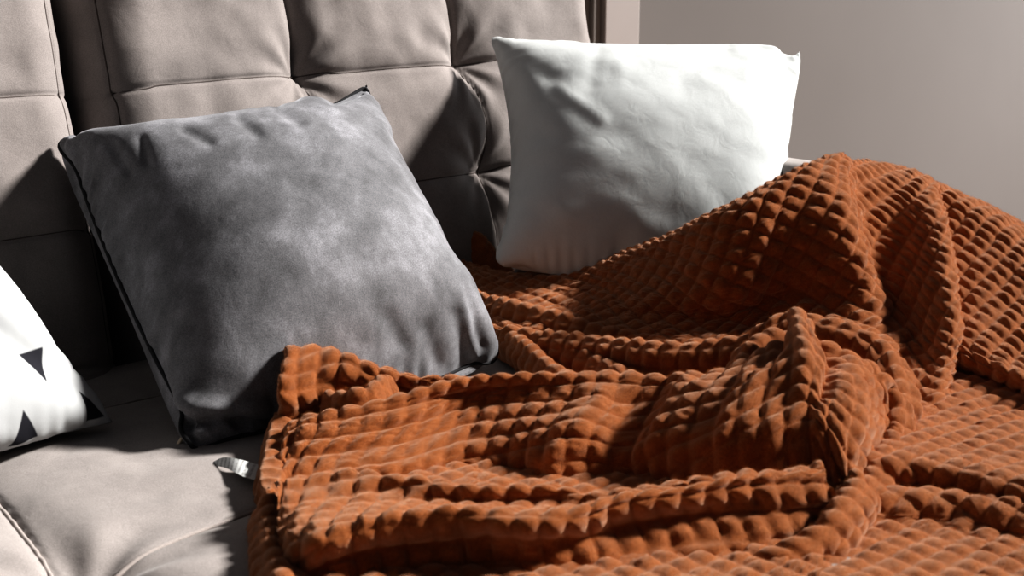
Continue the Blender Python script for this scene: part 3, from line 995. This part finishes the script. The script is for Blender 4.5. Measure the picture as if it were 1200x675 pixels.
# rolled left border
roll(rowP((331, 478, .056), (324, 500, .046), (318, 530, .038), (316, 560, .034), (316, 590, .032), (320, 630, .031), (333, 680, .029), (352, 722, .026)), 0.016, 1.0, 1.0)
roll(rowP((386, 463, .068), (410, 461, .080), (430, 458, .082), (440, 449, .086), (452, 440, .082)), 0.011, 1.6)

# front fold with its double crest
fb = rowP((326, 574, .048), (345, 564, .052), (400, 558, .055), (475, 563, .060), (560, 575, .060), (640, 574, .060), (705, 581, .060), (780, 573, .066), (843, 564, .070), (900, 558, .070), (962, 553, .068))
fc = rowP((326, 602, .038), (346, 592, .042), (400, 586, .044), (475, 586, .046), (560, 595, .044), (640, 594, .044), (705, 591, .054), (780, 578, .063), (843, 568, .069), (900, 561, .070), (966, 557, .068))
fd = rowP((330, 640, .036), (368, 634, .056), (410, 620, .064), (455, 609, .070), (530, 600, .075), (604, 608, .072), (672, 604, .070), (725, 588, .071), (800, 577, .073), (880, 564, .073), (968, 562, .068))
fe = rowP((338, 666, .020), (376, 660, .028), (416, 651, .032), (460, 641, .036), (535, 634, .040), (604, 640, .037), (675, 636, .037), (735, 622, .038), (815, 610, .041), (900, 598, .046), (982, 589, .046))
ff = rowP((350, 690, .006), (396, 688, .010), (430, 683, .012), (465, 678, .012), (540, 672, .012), (606, 675, .012), (680, 672, .011), (745, 668, .010), (830, 658, .010), (915, 640, .012), (984, 608, .014))
fg = ff + _fh * 0.012; fg[:, 2] = SEAT + 0.003
patch([tuck(fb, .05, .045), tuck(fb, .03, .02), tuck(fb, .012, .003), fb, fc, fd, fe, ff, fg], rot=math.radians(6), smooth=1, aligned=True, off=(.3, .1),
      strokes=[([(640, 640), (760, 612), (880, 590)], 16, -0.006), ([(820, 650), (930, 622)], 12, 0.006)])
# strands falling from the knot to the right end of the front fold
roll(rowP((1040, 432, .088), (1050, 470, .066), (1046, 510, .052), (1024, 550, .046), (1000, 582, .044), (978, 612, .036), (950, 640, .022)), 0.017, 1.8)
roll(rowP((1000, 540, .060), (1004, 565, .052), (985, 590, .050), (962, 615, .040), (925, 640, .026), (880, 662, .014), (850, 690, .010)), 0.014, 1.8)


def blanket_material():
    m, nt, bs = nodes_of('rust plush')
    tc = N(nt, 'ShaderNodeTexCoord')
    ob = tc.outputs['Object']
    n1 = noise(nt, 60.0, 3.0, 0.6, ob)
    n2 = noise(nt, 520.0, 4.0, 0.8, ob)
    r1 = ramp(nt, n1.outputs['Fac'], [(0.3, (0.255, 0.086, 0.026)), (0.7, (0.37, 0.134, 0.045))])
    r2 = ramp(nt, n2.outputs['Fac'], [(0.3, (0.6,) * 3), (0.72, (1.3,) * 3)])
    mx = N(nt, 'ShaderNodeMixRGB', blend_type='MULTIPLY'); mx.inputs['Fac'].default_value = 1.0
    nt.links.new(r1.outputs['Color'], mx.inputs['Color1']); nt.links.new(r2.outputs['Color'], mx.inputs['Color2'])
    nt.links.new(mx.outputs['Color'], bs.inputs['Base Color'])
    bs.inputs['Roughness'].default_value = 0.9
    bs.inputs['Specular IOR Level'].default_value = 0.08
    bs.inputs['Sheen Weight'].default_value = 0.85
    bs.inputs['Sheen Roughness'].default_value = 0.4
    bs.inputs['Sheen Tint'].default_value = (1.0, 0.76, 0.60, 1)
    b = bump(nt, n2.outputs['Fac'], 0.8, 0.0022)
    nt.links.new(b.outputs['Normal'], bs.inputs['Normal'])
    return m


M_BLANKET = blanket_material()
M_FUZZ, _nt, _bs = nodes_of('rust pile fibres')
_rc = ramp(_nt, noise(_nt, 60.0, 2.0, 0.6, N(_nt, 'ShaderNodeTexCoord').outputs['Object']).outputs['Fac'], [(0.3, (0.55, 0.225, 0.090)), (0.7, (0.74, 0.36, 0.175))])
_nt.links.new(_rc.outputs['Color'], _bs.inputs['Base Color'])
_bs.inputs['Roughness'].default_value = 0.8
_bs.inputs['Specular IOR Level'].default_value = 0.1
blanket = mesh_obj('throw_blanket', np.vstack(BV), np.vstack(BF), M_BLANKET, uvs=np.vstack(BUV))
tag(blanket, 'rust-orange waffle-textured plush throw blanket heaped on the sofa seat and arm', 'blanket')

# short pile: fine fibres standing on the cloth
blanket.data.materials.append(M_FUZZ)
_pm = blanket.modifiers.new('pile', 'PARTICLE_SYSTEM')
_ps = blanket.particle_systems[-1].settings
_ps.type = 'HAIR'
_ps.count = 260000
_ps.hair_length = 0.0028
_ps.hair_step = 2
_ps.render_step = 2
_ps.display_step = 1
_ps.emit_from = 'FACE'
_ps.root_radius = 1.0
_ps.tip_radius = 0.35
_ps.radius_scale = 0.00016
_ps.material = 2
blanket.particle_systems[-1].seed = 5

# care label at the blanket's left border
def label_material():
    m, nt, bs = nodes_of('care label satin')
    tc = N(nt, 'ShaderNodeTexCoord')
    sep = N(nt, 'ShaderNodeSeparateXYZ'); nt.links.new(tc.outputs['UV'], sep.inputs[0])
    wv = N(nt, 'ShaderNodeMath', operation='MULTIPLY'); nt.links.new(sep.outputs['X'], wv.inputs[0]); wv.inputs[1].default_value = 13.0
    fr = N(nt, 'ShaderNodeMath', operation='FRACT'); nt.links.new(wv.outputs[0], fr.inputs[0])
    gt = N(nt, 'ShaderNodeMath', operation='LESS_THAN'); nt.links.new(fr.outputs[0], gt.inputs[0]); gt.inputs[1].default_value = 0.42
    n1 = N(nt, 'ShaderNodeTexNoise'); n1.inputs['Scale'].default_value = 26.0
    nt.links.new(tc.outputs['UV'], n1.inputs['Vector'])
    g2 = N(nt, 'ShaderNodeMath', operation='GREATER_THAN'); nt.links.new(n1.outputs['Fac'], g2.inputs[0]); g2.inputs[1].default_value = 0.46
    ml = N(nt, 'ShaderNodeMath', operation='MULTIPLY'); nt.links.new(gt.outputs[0], ml.inputs[0]); nt.links.new(g2.outputs[0], ml.inputs[1])
    mx = N(nt, 'ShaderNodeMixRGB'); nt.links.new(ml.outputs[0], mx.inputs['Fac'])
    mx.inputs['Color1'].default_value = (0.62, 0.63, 0.62, 1); mx.inputs['Color2'].default_value = (0.33, 0.33, 0.33, 1)
    nt.links.new(mx.outputs['Color'], bs.inputs['Base Color'])
    bs.inputs['Roughness'].default_value = 0.5
    return m


la = rowP((250, 541, .010), (262, 536, .018), (280, 538, .022), (298, 543, .018), (325, 550, .012))
lb = rowP((249, 545, .007), (266, 549, .014), (284, 558, .018), (300, 563, .014), (325, 570, .010))
A = np.stack([catmull(la, 40) * (1 - q) + catmull(lb, 40) * q for q in np.linspace(0, 1, 10)])
uvv = np.stack(np.meshgrid(np.linspace(0, 1, 40), np.linspace(0, 1, 10)), -1).reshape(-1, 2)
lab = mesh_obj('care_label', A.reshape(-1, 3), grid_faces(10, 40), label_material(), blanket, uvs=uvv)
lab['label'] = 'white printed care label'

# ------------------------------------------------------------------ light
w = bpy.data.worlds.new('world')
scene.world = w
w.use_nodes = True
w.node_tree.nodes['Background'].inputs[0].default_value = (0.90, 0.92, 1.0, 1)
w.node_tree.nodes['Background'].inputs[1].default_value = 0.058

AZ, EL = math.radians(16), math.radians(34)
src = (RGT * math.cos(AZ) + _fh * math.sin(AZ)) * math.cos(EL) + np.array([0, 0, math.sin(EL)])
sl = bpy.data.lights.new('sun', 'SUN')
sl.energy = 6.2
sl.angle = math.radians(8)
sl.color = (1.0, 0.97, 0.935)
so = bpy.data.objects.new('sun', sl)
COL.objects.link(so)
so.location = (4, -1, 4)
so.rotation_euler = Vector(src).to_track_quat('Z', 'Y').to_euler()

al = bpy.data.lights.new('window_light', 'AREA')
al.shape = 'RECTANGLE'; al.size = 1.0; al.size_y = 1.4
al.energy = 22
al.color = (0.93, 0.97, 1.0)
ao = bpy.data.objects.new('window_light', al)
COL.objects.link(ao)
ao.location = (5.0, 1.0, 1.1)
ao.rotation_euler = (Vector((5.0, 1.0, 1.1)) - Vector((1.5, 1.8, 0.6))).to_track_quat('Z', 'Y').to_euler()

wl2 = bpy.data.lights.new('added_wall_fill', 'AREA')  # added fill lamp, brightens the right part of the wall; no real fixture
wl2.shape = 'RECTANGLE'; wl2.size = 0.8; wl2.size_y = 0.6
wl2.energy = 5.0
wl2.color = (0.95, 0.97, 1.0)
wo2 = bpy.data.objects.new('added_wall_fill', wl2)
COL.objects.link(wo2)
wo2.location = (4.9, 1.35, 0.75)
wo2.rotation_euler = (Vector((4.9, 1.35, 0.75)) - Vector((4.1, 2.3, 0.75))).to_track_quat('Z', 'Y').to_euler()

scene.view_settings.view_transform = 'Standard'
scene.view_settings.look = 'High Contrast'
scene.view_settings.exposure = 0.3
scene.view_settings.gamma = 1.0
